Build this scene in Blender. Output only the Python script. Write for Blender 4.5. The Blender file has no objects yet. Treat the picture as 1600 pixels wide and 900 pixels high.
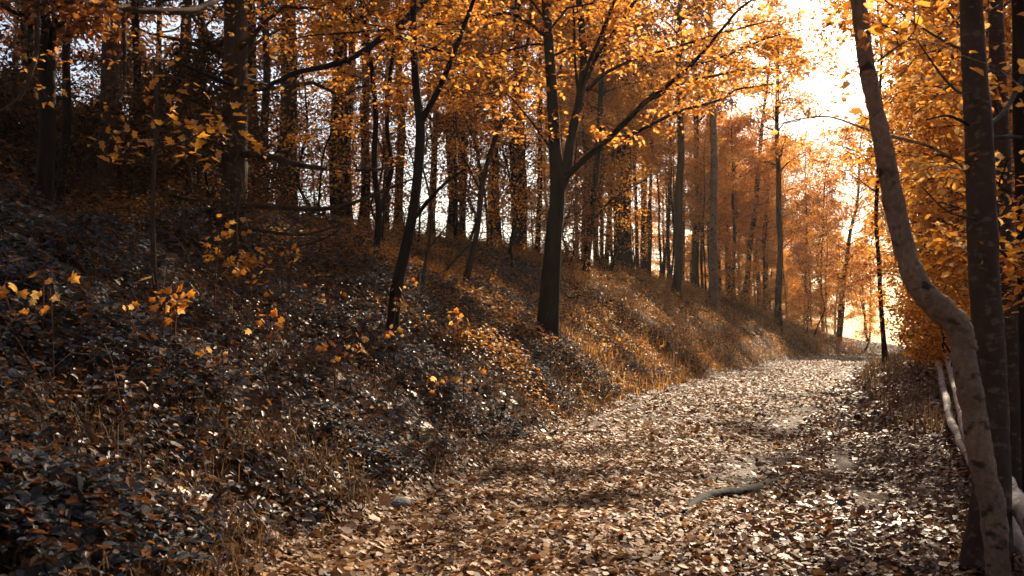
import bpy, math, random
import numpy as np

R = math.radians
rng = np.random.default_rng(11)
random.seed(5)
scene = bpy.context.scene
COL = scene.collection

# ------------------------------------------------------------------ camera, sky, sun, exposure
EYE = 1.6
FPX = 1556.0            # focal length in photo pixels (photo 1600 wide)
HORIZON = 520.0
cam_d = bpy.data.cameras.new('camera')
cam = bpy.data.objects.new('camera', cam_d); COL.objects.link(cam)
cam.location = (0, 0, EYE); cam.rotation_euler = (R(90), 0, 0)
cam_d.sensor_width = 36; cam_d.lens = FPX / 1600 * 36
cam_d.shift_y = (HORIZON - 450) / 1600
cam_d.clip_end = 3000; cam_d.clip_start = 0.05
cam_d.dof.use_dof = True; cam_d.dof.focus_distance = 12.0; cam_d.dof.aperture_fstop = 3.2
scene.camera = cam

SUN_AZ, SUN_EL = 21.5, 31.0          # degrees to the right of the view direction, above the horizon
world = bpy.data.worlds.new('World'); scene.world = world; world.use_nodes = True
nt = world.node_tree
bg = nt.nodes['Background']
sky = nt.nodes.new('ShaderNodeTexSky'); sky.sky_type = 'NISHITA'; sky.sun_disc = False
sky.sun_elevation = R(SUN_EL); sky.sun_rotation = R(SUN_AZ)
sky.air_density = 1.0; sky.dust_density = 2.2; sky.ozone_density = 1.0
nt.links.new(sky.outputs[0], bg.inputs[0]); bg.inputs[1].default_value = 0.07
sun_d = bpy.data.lights.new('sun', 'SUN'); sun_d.energy = 5.0; sun_d.angle = R(0.6); sun_d.color = (1.0, 0.82, 0.60)
sun = bpy.data.objects.new('sun', sun_d); COL.objects.link(sun)
sun.rotation_euler = (R(90 - SUN_EL), 0, R(180 - SUN_AZ)); sun.location = (10, 30, 20)
vs = scene.view_settings
vs.view_transform = 'Standard'; vs.look = 'None'; vs.gamma = 1; vs.exposure = 1.3; vs.use_curve_mapping = False
scene.cycles.use_denoising = True
scene.cycles.max_bounces = 6; scene.cycles.diffuse_bounces = 3; scene.cycles.glossy_bounces = 2
scene.cycles.transmission_bounces = 4; scene.cycles.sample_clamp_indirect = 4

# ------------------------------------------------------------------ materials
def mat_new(name):
    m = bpy.data.materials.new(name); m.use_nodes = True
    return m, m.node_tree, m.node_tree.nodes['Principled BSDF'], m.node_tree.nodes['Material Output']

def ramp(nt, stops):
    n = nt.nodes.new('ShaderNodeValToRGB'); e = n.color_ramp.elements
    e[0].position = stops[0][0]; e[0].color = (*stops[0][1], 1)
    e[1].position = stops[-1][0]; e[1].color = (*stops[-1][1], 1)
    for p, c in stops[1:-1]:
        x = e.new(p); x.color = (*c, 1)
    return n

def leaf_mat(name, stops, trans=0.45, rough=0.45, tgain=1.3, spec=0.5, mottle=True):
    m, t, b, out = mat_new(name)
    geo = t.nodes.new('ShaderNodeNewGeometry')
    oi = t.nodes.new('ShaderNodeObjectInfo')
    rp = ramp(t, stops)
    # per-leaf hue, nudged a little per plant
    ma = t.nodes.new('ShaderNodeMath'); ma.operation = 'MULTIPLY_ADD'; ma.inputs[1].default_value = 0.22; ma.inputs[2].default_value = -0.11
    t.links.new(oi.outputs['Random'], ma.inputs[0])
    ad = t.nodes.new('ShaderNodeMath'); ad.operation = 'ADD'; ad.use_clamp = True
    t.links.new(geo.outputs['Random Per Island'], ad.inputs[0]); t.links.new(ma.outputs[0], ad.inputs[1])
    t.links.new(ad.outputs[0], rp.inputs[0])
    col = rp.outputs[0]
    if mottle:
        tc = t.nodes.new('ShaderNodeTexCoord')
        no = t.nodes.new('ShaderNodeTexNoise'); no.inputs['Scale'].default_value = 60; no.inputs['Detail'].default_value = 2
        t.links.new(tc.outputs['Object'], no.inputs['Vector'])
        mr = t.nodes.new('ShaderNodeMapRange'); mr.inputs[1].default_value = .3; mr.inputs[2].default_value = .7
        mr.inputs[3].default_value = .65; mr.inputs[4].default_value = 1.2
        t.links.new(no.outputs[0], mr.inputs[0])
        mx = t.nodes.new('ShaderNodeVectorMath'); mx.operation = 'SCALE'
        t.links.new(col, mx.inputs[0]); t.links.new(mr.outputs[0], mx.inputs['Scale'])
        col = mx.outputs[0]
    t.links.new(col, b.inputs['Base Color'])
    b.inputs['Roughness'].default_value = rough; b.inputs['Specular IOR Level'].default_value = spec
    if trans > 0:
        tr = t.nodes.new('ShaderNodeBsdfTranslucent')
        g = t.nodes.new('ShaderNodeVectorMath'); g.operation = 'SCALE'; g.inputs['Scale'].default_value = tgain
        t.links.new(col, g.inputs[0]); t.links.new(g.outputs[0], tr.inputs['Color'])
        mix = t.nodes.new('ShaderNodeMixShader'); mix.inputs[0].default_value = trans
        t.links.new(b.outputs[0], mix.inputs[1]); t.links.new(tr.outputs[0], mix.inputs[2])
        t.links.new(mix.outputs[0], out.inputs['Surface'])
    return m

def bark_mat(name, dark, light, scale=(14, 14, 2.5), bump=0.6, rough=0.85, spots=None, moss=None):
    m, t, b, out = mat_new(name)
    tc = t.nodes.new('ShaderNodeTexCoord')
    mp = t.nodes.new('ShaderNodeMapping'); mp.inputs['Scale'].default_value = scale
    t.links.new(tc.outputs['Object'], mp.inputs[0])
    n1 = t.nodes.new('ShaderNodeTexNoise'); n1.inputs['Scale'].default_value = 1; n1.inputs['Detail'].default_value = 6; n1.inputs['Roughness'].default_value = .65
    t.links.new(mp.outputs[0], n1.inputs['Vector'])
    n2 = t.nodes.new('ShaderNodeTexNoise'); n2.inputs['Scale'].default_value = 2.2; n2.inputs['Detail'].default_value = 3
    t.links.new(tc.outputs['Object'], n2.inputs['Vector'])
    mid = tuple((a * .55 + c * .45) for a, c in zip(dark, light))
    rp = ramp(t, [(.3, dark), (.52, mid), (.72, light)])
    mxf = t.nodes.new('ShaderNodeMath'); mxf.operation = 'MULTIPLY_ADD'; mxf.inputs[1].default_value = .45
    ad = t.nodes.new('ShaderNodeMath'); ad.operation = 'MULTIPLY'; ad.inputs[1].default_value = .6
    t.links.new(n1.outputs[0], ad.inputs[0])
    t.links.new(n2.outputs[0], mxf.inputs[0]); t.links.new(ad.outputs[0], mxf.inputs[2])
    t.links.new(mxf.outputs[0], rp.inputs[0])
    col = rp.outputs[0]
    if spots:
        v = t.nodes.new('ShaderNodeTexNoise'); v.inputs['Scale'].default_value = spots[1]; v.inputs['Detail'].default_value = 4
        mp2 = t.nodes.new('ShaderNodeMapping'); mp2.inputs['Scale'].default_value = (1, 1, 1.6)
        t.links.new(tc.outputs['Object'], mp2.inputs[0]); t.links.new(mp2.outputs[0], v.inputs['Vector'])
        r2 = ramp(t, [(.56, (0, 0, 0)), (.66, (1, 1, 1))])
        t.links.new(v.outputs[0], r2.inputs[0])
        mm = t.nodes.new('ShaderNodeMix'); mm.data_type = 'RGBA'
        t.links.new(r2.outputs[0], mm.inputs[0]); t.links.new(col, mm.inputs[6]); mm.inputs[7].default_value = (*spots[0], 1)
        col = mm.outputs[2]
    t.links.new(col, b.inputs['Base Color'])
    b.inputs['Roughness'].default_value = rough; b.inputs['Specular IOR Level'].default_value = .12
    bp = t.nodes.new('ShaderNodeBump'); bp.inputs['Strength'].default_value = bump; bp.inputs['Distance'].default_value = .03
    t.links.new(n1.outputs[0], bp.inputs['Height']); t.links.new(bp.outputs[0], b.inputs['Normal'])
    return m

GOLD = [(0, (.28, .085, .012)), (.2, (.48, .165, .016)), (.5, (.62, .245, .024)), (.74, (.68, .32, .05)), (.9, (.68, .42, .13)), (.96, (.50, .28, .09)), (1, (.26, .10, .03))]
RUST = [(0, (.10, .035, .012)), (.4, (.22, .07, .014)), (.75, (.36, .12, .018)), (1, (.48, .19, .03))]
M = {}
M['gold'] = leaf_mat('golden_leaves', GOLD, .6, .55, 1.5, spec=.25)
M['rust'] = leaf_mat('rust_leaves', RUST, .45, .5, 1.3)
M['yellow'] = leaf_mat('yellow_maple_leaves', [(0, (.50, .19, .02)), (.5, (.62, .28, .025)), (1, (.55, .22, .03))], .5, .5, 1.3)
M['dark_leaf'] = leaf_mat('dark_evergreen_leaves', [(0, (.018, .016, .008)), (.6, (.045, .034, .014)), (.85, (.09, .045, .014)), (1, (.20, .07, .014))], .2, .4, 1.1)
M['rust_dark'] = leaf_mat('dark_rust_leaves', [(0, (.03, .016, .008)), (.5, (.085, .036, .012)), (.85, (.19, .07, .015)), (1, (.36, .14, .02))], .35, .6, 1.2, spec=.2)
M['needle'] = leaf_mat('conifer_needles', [(0, (.03, .020, .008)), (.5, (.09, .045, .012)), (1, (.22, .09, .016))], .15, .6, 1.0, mottle=False)
M['bramble'] = leaf_mat('bramble_leaves', [(0, (.03, .032, .03)), (.4, (.065, .068, .072)), (.66, (.135, .14, .148)), (.76, (.09, .04, .014)), (.93, (.24, .08, .015)), (1, (.42, .15, .02))], .2, .75, 1.2, spec=.15)  # grey-blue tones put the soft sky sheen into the leaf colour
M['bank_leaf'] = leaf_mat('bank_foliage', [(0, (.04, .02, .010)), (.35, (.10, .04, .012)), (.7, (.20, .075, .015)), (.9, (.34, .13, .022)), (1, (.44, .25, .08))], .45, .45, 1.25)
M['sun_toned_gold'] = leaf_mat('sun_toned_golden_foliage', [(0, (.16, .06, .014)), (.35, (.36, .135, .018)), (.7, (.54, .22, .03)), (.9, (.62, .30, .05)), (1, (.58, .38, .16))], .5, .5, 1.25, spec=.3)  # golden leaves, lightened to stand in for sun on the far bank
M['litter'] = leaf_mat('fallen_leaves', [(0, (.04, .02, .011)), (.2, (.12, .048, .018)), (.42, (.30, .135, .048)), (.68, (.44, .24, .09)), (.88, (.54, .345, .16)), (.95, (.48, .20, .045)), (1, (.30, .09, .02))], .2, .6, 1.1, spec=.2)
M['shade_toned_litter'] = leaf_mat('shade_toned_fallen_leaves', [(0, (.03, .014, .008)), (.35, (.09, .035, .013)), (.65, (.20, .075, .02)), (.88, (.33, .16, .06)), (1, (.42, .24, .11))], .15, .5, 1.1, spec=.35)  # leaf colour darkened to add shade on the right verge
M['grass'] = leaf_mat('dry_grass', [(0, (.045, .022, .010)), (.5, (.13, .062, .024)), (.85, (.25, .135, .05)), (1, (.38, .27, .13))], .3, .5, 1.2, mottle=False)
M['bark_dark'] = bark_mat('dark_bark', (.005, .0035, .003), (.030, .020, .014))
M['bark_mid'] = bark_mat('brown_bark', (.018, .012, .008), (.10, .062, .04))
M['bark_conifer'] = bark_mat('fissured_conifer_bark', (.018, .011, .008), (.13, .075, .045), (26, 26, 2.6), 1.0)
M['bark_smooth'] = bark_mat('smooth_brown_bark', (.085, .055, .037), (.40, .275, .175), (42, 42, 26), .9, .75, ((.06, .038, .026), 9.0))
M['bark_right'] = bark_mat('dark_speckled_bark', (.028, .018, .012), (.085, .055, .037), (10, 10, 6), .4, .75, ((.12, .085, .06), 14))
M['bark_birch'] = bark_mat('stripped_pale_wood', (.15, .125, .10), (.50, .45, .385), (12, 12, 7), .8, .7, ((.05, .034, .024), 6.5))
M['stem'] = bark_mat('bramble_stems', (.05, .022, .012), (.17, .075, .035), (20, 20, 4), .2)
M['stone'] = bark_mat('grey_stone', (.07, .068, .066), (.24, .22, .20), (9, 9, 9), .8, .7)

def ground_mat():
    m, t, b, out = mat_new('forest_floor')
    tc = t.nodes.new('ShaderNodeTexCoord')
    n1 = t.nodes.new('ShaderNodeTexNoise'); n1.inputs['Scale'].default_value = 9; n1.inputs['Detail'].default_value = 8; n1.inputs['Roughness'].default_value = .7
    v = t.nodes.new('ShaderNodeTexVoronoi'); v.inputs['Scale'].default_value = 14; v.inputs['Randomness'].default_value = 1
    for n in (n1, v): t.links.new(tc.outputs['Object'], n.inputs['Vector'])
    rp = ramp(t, [(.3, (.012, .007, .004)), (.5, (.04, .02, .010)), (.65, (.085, .038, .015)), (.8, (.15, .07, .026))])
    mx = t.nodes.new('ShaderNodeMix'); mx.data_type = 'FLOAT'; mx.inputs[0].default_value = .35
    sep = t.nodes.new('ShaderNodeSeparateColor'); t.links.new(v.outputs['Color'], sep.inputs[0])
    t.links.new(n1.outputs[0], mx.inputs[2]); t.links.new(sep.outputs[0], mx.inputs[3])
    t.links.new(mx.outputs[0], rp.inputs[0]); t.links.new(rp.outputs[0], b.inputs['Base Color'])
    b.inputs['Roughness'].default_value = .95; b.inputs['Specular IOR Level'].default_value = .05
    bp = t.nodes.new('ShaderNodeBump'); bp.inputs['Strength'].default_value = .8; bp.inputs['Distance'].default_value = .05
    t.links.new(mx.outputs[0], bp.inputs['Height']); t.links.new(bp.outputs[0], b.inputs['Normal'])
    return m
def path_mat():
    m, t, b, out = mat_new('gravel_track')
    tc = t.nodes.new('ShaderNodeTexCoord')
    n1 = t.nodes.new('ShaderNodeTexNoise'); n1.inputs['Scale'].default_value = 2.2; n1.inputs['Detail'].default_value = 6
    v = t.nodes.new('ShaderNodeTexVoronoi'); v.inputs['Scale'].default_value = 45
    for n in (n1, v): t.links.new(tc.outputs['Object'], n.inputs['Vector'])
    rp = ramp(t, [(.3, (.05, .042, .036)), (.5, (.16, .13, .105)), (.7, (.34, .28, .22))])
    sep = t.nodes.new('ShaderNodeSeparateColor'); t.links.new(v.outputs['Color'], sep.inputs[0])
    mx = t.nodes.new('ShaderNodeMix'); mx.data_type = 'FLOAT'; mx.inputs[0].default_value = .45
    t.links.new(n1.outputs[0], mx.inputs[2]); t.links.new(sep.outputs[1], mx.inputs[3])
    t.links.new(mx.outputs[0], rp.inputs[0])
    soil = ramp(t, [(.35, (.018, .011, .007)), (.65, (.085, .05, .03))]); t.links.new(mx.outputs[0], soil.inputs[0])
    an = t.nodes.new('ShaderNodeAttribute'); an.attribute_name = 'gravel'
    mc = t.nodes.new('ShaderNodeMix'); mc.data_type = 'RGBA'
    t.links.new(an.outputs['Fac'], mc.inputs[0]); t.links.new(soil.outputs[0], mc.inputs[6]); t.links.new(rp.outputs[0], mc.inputs[7])
    t.links.new(mc.outputs[2], b.inputs['Base Color'])
    b.inputs['Roughness'].default_value = .85; b.inputs['Specular IOR Level'].default_value = .2
    bp = t.nodes.new('ShaderNodeBump'); bp.inputs['Strength'].default_value = .9; bp.inputs['Distance'].default_value = .02
    t.links.new(v.outputs['Distance'], bp.inputs['Height']); t.links.new(bp.outputs[0], b.inputs['Normal'])
    return m
M['ground'] = ground_mat(); M['path'] = path_mat()

# ------------------------------------------------------------------ noise, terrain
_lat = np.random.default_rng(3).random((256, 256))
def vnoise(x, y):
    x = np.asarray(x, float); y = np.asarray(y, float)
    xi = np.floor(x).astype(int); yi = np.floor(y).astype(int); fx = x - xi; fy = y - yi
    fx = fx * fx * (3 - 2 * fx); fy = fy * fy * (3 - 2 * fy)
    g = lambda a, b: _lat[a % 256, b % 256]
    return (g(xi, yi) * (1 - fx) + g(xi + 1, yi) * fx) * (1 - fy) + (g(xi, yi + 1) * (1 - fx) + g(xi + 1, yi + 1) * fx) * fy
def fbm(x, y, o=4):
    s = 0; a = .5; f = 1
    for _ in range(o):
        s = s + a * vnoise(x * f + 17.3 * _, y * f + 5.1 * _); a *= .5; f *= 2
    return s

def xc(Y):
    Y = np.asarray(Y, float); Yc = np.clip(Y, 0, 90)
    v = -.75 + .204 * Yc + .0023 * Yc ** 2
    return v + np.where(Y < 0, .204 * Y, 0) + np.where(Y > 90, (.204 + .0046 * 90) * (Y - 90), 0)
def lat(X, Y):
    sl = .204 + .0046 * np.clip(Y, 0, 90)
    return (np.asarray(X, float) - xc(Y)) / np.sqrt(1 + sl * sl)
def height(X, Y):
    X = np.asarray(X, float); Y = np.asarray(Y, float)
    s = lat(X, Y)
    edge = 2.35 + .45 * (vnoise(Y * .35 + 40, X * 0 + 3) - .5) + .25 * (vnoise(Y * 1.3, X * 0 + 9) - .5)
    t = np.maximum(-s - edge, 0)
    H = np.interp(Y, [0, 10, 20, 30, 45, 70, 95, 130], [3.5, 3.8, 4.3, 5.2, 6.4, 5.6, 2.5, 1.0])
    m = np.interp(Y, [0, 10, 25, 45, 70, 95], [.55, .58, .66, .85, .80, .5])
    bank = H * np.tanh(m * t / H) * (1 - np.exp(-t / .5) * .35)
    bank = bank - .10 * np.maximum(t - 15, 0) * np.clip(H / 5, 0, 1)
    bank = np.maximum(bank, -3)
    tr = np.maximum(s - 2.7, 0)
    right = .45 * (1 - np.exp(-tr / 1.2)) * np.interp(Y, [0, 8, 18, 40, 80], [.3, .5, 1.3, 1.6, 1.0]) - .04 * np.maximum(tr - 6, 0)
    rough = .36 * (fbm(X * .35 + 7, Y * .35) - .47) * np.clip((np.abs(s) - 2.2) / 2.5, 0, 1)
    small = .10 * (fbm(X * 1.7, Y * 1.7 + 30) - .47)
    camber = .05 * np.exp(-(s / .8) ** 2) - .03 * np.exp(-((np.abs(s) - 1.1) / .35) ** 2)
    far = -.018 * np.maximum(Y - 72, 0) ** 1.15
    return bank + right + rough + small + camber + np.maximum(far, -4)

def obj(name, me, m, parent=None, smooth=True):
    o = bpy.data.objects.new(name, me); COL.objects.link(o)
    if m is not None and not me.materials: me.materials.append(m)
    if parent is not None: o.parent = parent
    return o
def tag(o, label=None, cat=None, group=None, kind=None):
    if label: o['label'] = label
    if cat: o['category'] = cat
    if group: o['group'] = group
    if kind: o['kind'] = kind
    return o
def thing(name, label, cat, loc, group=None):
    o = bpy.data.objects.new(name, None); COL.objects.link(o); o.location = loc; o.empty_display_size = .2
    return tag(o, label, cat, group)

class MB:
    """collects vertices and same-size faces; build() makes ONE mesh"""
    def __init__(s): s.V = []; s.F = []; s.n = 0
    def add(s, V, faces):
        V = np.asarray(V, np.float32).reshape(-1, 3)
        for f in faces: s.F.append(np.asarray(f, np.int64) + s.n)
        s.V.append(V); s.n += len(V)
    def mesh(s, name, smooth=True, origin=None):
        me = bpy.data.meshes.new(name)
        V = np.concatenate(s.V) if s.V else np.zeros((0, 3), np.float32)
        if origin is not None: V = V - np.asarray(origin, np.float32)
        loops = np.concatenate([f.ravel() for f in s.F]) if s.F else np.zeros(0, int)
        tot = np.concatenate([np.full(len(f), f.shape[1]) for f in s.F]) if s.F else np.zeros(0, int)
        start = np.concatenate([[0], np.cumsum(tot)[:-1]]) if len(tot) else tot
        me.vertices.add(len(V)); me.vertices.foreach_set('co', V.ravel().astype(np.float32))
        me.loops.add(len(loops)); me.loops.foreach_set('vertex_index', loops.astype(np.int32))
        me.polygons.add(len(tot)); me.polygons.foreach_set('loop_start', start.astype(np.int32))
        try: me.polygons.foreach_set('loop_total', tot.astype(np.int32))
        except Exception: pass
        me.polygons.foreach_set('use_smooth', np.full(len(tot), smooth))
        me.update(calc_edges=True); me.validate()
        return me

def nrmz(v): return v / np.maximum(np.linalg.norm(v, axis=-1, keepdims=True), 1e-9)

# leaf outlines: (along, across, lift) and faces; base at (0,0), tip at (1,0)
T_KITE = (np.array([(0, 0, 0), (.42, .5, .16), (1, 0, -.08), (.42, -.5, .16)]), [[(0, 1, 2, 3)]])
T_KITE = (T_KITE[0], [np.array([(0, 2, 1), (0, 3, 2)])])
T_OVAL = (np.array([(0, 0, 0), (.28, .46, .10), (.70, .40, .06), (1, 0, -.14), (.70, -.40, .06), (.28, -.46, .10)]),
          [np.array([(0, 3, 2, 1), (0, 5, 4, 3)])])
_m = [(0, 0), (.02, .30), (.22, .52), (.30, .30), (.62, .50), (.66, .20), (1, 0)]
T_MAPLE = (np.array([(a, b, .22 * abs(b) - .15 * a * a) for a, b in _m] + [(a, -b, .22 * abs(b) - .15 * a * a) for a, b in _m[1:-1]]),
           [np.array([(6, 5, 4, 3, 2, 1, 0)]), np.array([(0, 7, 8, 9, 10, 11, 6)])])
_c = [(0, 0), (.18, .34), (.5, .45), (.82, .28), (1, 0)]
T_CURL = (np.array([(a, b, 1.0 * b * b + .5 * (a - .5) ** 2) for a, b in _c] + [(a, -b, 1.0 * b * b + .5 * (a - .5) ** 2) for a, b in _c[1:-1]]),
          [np.array([(0, 4, 3, 2, 1)]), np.array([(0, 5, 6, 7, 4)])])

def add_leaves(mb, P, N, L, ratio, tpl, rng, U=None, curl=1.0):
    n = len(P)
    if n == 0: return
    N = nrmz(N)
    if U is None: U = rng.normal(size=(n, 3))
    U = nrmz(U - (U * N).sum(1, keepdims=True) * N); W = np.cross(N, U)
    L = np.broadcast_to(L, (n,))[:, None, None]; rt = np.broadcast_to(ratio, (n,))[:, None, None]; cu = np.broadcast_to(curl, (n,))[:, None, None]
    T, F = tpl; k = len(T)
    V = P[:, None, :] + U[:, None, :] * T[None, :, 0:1] * L + W[:, None, :] * T[None, :, 1:2] * L * rt + N[:, None, :] * T[None, :, 2:3] * L * cu
    off = (np.arange(n) * k)[:, None, None]
    mb.add(V.reshape(-1, 3), [(f[None] + off).reshape(-1, f.shape[1]) for f in F])

def smooth_line(P, sub=4):
    P = np.asarray(P, float)
    if len(P) < 3: sub = max(2, sub)
    Q = np.vstack([2 * P[0] - P[1], P, 2 * P[-1] - P[-2]]); out = []
    for i in range(1, len(Q) - 2):
        for j in range(sub):
            t = j / sub
            out.append(.5 * ((2 * Q[i]) + (-Q[i - 1] + Q[i + 1]) * t + (2 * Q[i - 1] - 5 * Q[i] + 4 * Q[i + 1] - Q[i + 2]) * t * t + (-Q[i - 1] + 3 * Q[i] - 3 * Q[i + 1] + Q[i + 2]) * t ** 3))
    out.append(P[-1]); return np.array(out)

def tube(mb, P, r, sides=6, cap=True, knob=0, rng=rng):
    P = np.asarray(P, float); m = len(P); r = np.broadcast_to(r, (m,)).astype(float)
    T = nrmz(np.gradient(P, axis=0))
    a = np.array([1., 0, 0]) if abs(T[0][0]) < .8 else np.array([0, 1., 0])
    A = np.zeros((m, 3)); u = a - T[0] * (a @ T[0]); A[0] = u / np.linalg.norm(u)
    for i in range(1, m):
        u = A[i - 1] - T[i] * (A[i - 1] @ T[i]); A[i] = u / np.linalg.norm(u)
    B = np.cross(T, A)
    an = np.arange(sides) / sides * 2 * math.pi
    rr = r[:, None] * np.ones((1, sides))
    if knob: rr = rr * (1 + knob * rng.normal(size=(m, sides)))
    V = P[:, None] + rr[..., None] * (np.cos(an)[None, :, None] * A[:, None] + np.sin(an)[None, :, None] * B[:, None])
    i = np.arange(m - 1)[:, None] * sides; j = np.arange(sides)[None]; jn = (j + 1) % sides
    F = [np.stack([i + j, i + jn, i + sides + jn, i + sides + j], -1).reshape(-1, 4)]
    if cap: F += [np.array([np.arange(sides)[::-1]]), np.array([np.arange(sides) + (m - 1) * sides])]
    mb.add(V.reshape(-1, 3), F)

def px(x, y, Y):
    return np.array([(x - 800) / FPX * Y, Y, EYE + (HORIZON - y) / FPX * Y])
def hit(x, y, y0=3.0, y1=110.0):
    """where the ray through a photo pixel meets the ground"""
    Y = np.arange(y0, y1, .05)
    z = EYE + (HORIZON - y) / FPX * Y; g = height((x - 800) / FPX * Y, Y)
    k = np.nonzero(z < g)[0]
    Yh = Y[k[0]] if len(k) else y1
    return np.array([(x - 800) / FPX * Yh, Yh, float(height((x - 800) / FPX * Yh, Yh))])

# ------------------------------------------------------------------ ground and track
def grid_mesh(name, xs, ys, lift=0.0, keep=None, zf=height):
    X, Y = np.meshgrid(xs, ys); Z = zf(X, Y) + lift
    V = np.stack([X, Y, Z], -1).reshape(-1, 3); nx, ny = len(xs), len(ys)
    i = np.arange(ny - 1)[:, None] * nx; j = np.arange(nx - 1)[None]
    F = np.stack([i + j, i + j + 1, i + nx + j + 1, i + nx + j], -1).reshape(-1, 4)
    mb = MB(); mb.add(V, [F]); return mb.mesh(name)
def warp(a, b, n, p, c=0.0):   # denser near c
    u = np.linspace(-1, 1, n); v = np.sign(u) * np.abs(u) ** p
    return np.where(v < 0, c + v * (c - a), c + v * (b - c))
xs = np.unique(np.concatenate([np.arange(-30, 45, .3), np.array([-400, -300, -150, -90, -60, -45, -36, 52, 62, 80, 110, 160, 300, 400])]))
ys = np.unique(np.concatenate([np.arange(-6, 40, .3), np.arange(40, 110, .6), np.array([-400, -150, -60, -30, -15, -9, 120, 140, 170, 220, 300, 420])]))
ground = obj('ground', grid_mesh('ground', xs, ys), M['ground']); tag(ground, 'brown leafy forest floor rising to a bank', None, None, 'structure'); 
# the track: a sheet a few mm above the ground following the centre line
sv = np.linspace(-2.45, 3.0, 33); Yv = np.concatenate([np.arange(-6, 40, .25), np.arange(40, 100, .6)])
S, YY = np.meshgrid(sv, Yv)
wob = 1 + .10 * (vnoise(YY * .6, np.sign(S) * 7 + 20) - .5) * 2
sl = .204 + .0046 * np.clip(YY, 0, 90); ca = 1 / np.sqrt(1 + sl * sl)
PX = xc(YY) + S * wob * ca; PY = YY - S * wob * sl * ca
PZ = height(PX, PY) + .012
nx = len(sv); i = np.arange(len(Yv) - 1)[:, None] * nx; j = np.arange(nx - 1)[None]
mb = MB(); mb.add(np.stack([PX, PY, PZ], -1).reshape(-1, 3), [np.stack([i + j, i + j + 1, i + nx + j + 1, i + nx + j], -1).reshape(-1, 4)])
me = mb.mesh('path'); sb = lambda Y: np.interp(Y, [6, 10, 19, 35, 55], [.2, .7, 1.6, 2.2, 2.3])
at = me.attributes.new('gravel', 'FLOAT', 'POINT')      # worn gravel strip against dark soil
gv = np.exp(-((S - sb(YY)) / .8) ** 2) * np.clip((YY - 6) / 5, .25, 1) + np.clip((YY - 35) / 40, 0, .5)
at.data.foreach_set('value', gv.ravel().astype(np.float32))
track = obj('path', me, M['path']); tag(track, 'gravel woodland track covered in fallen leaves', None, None, 'structure')

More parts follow.
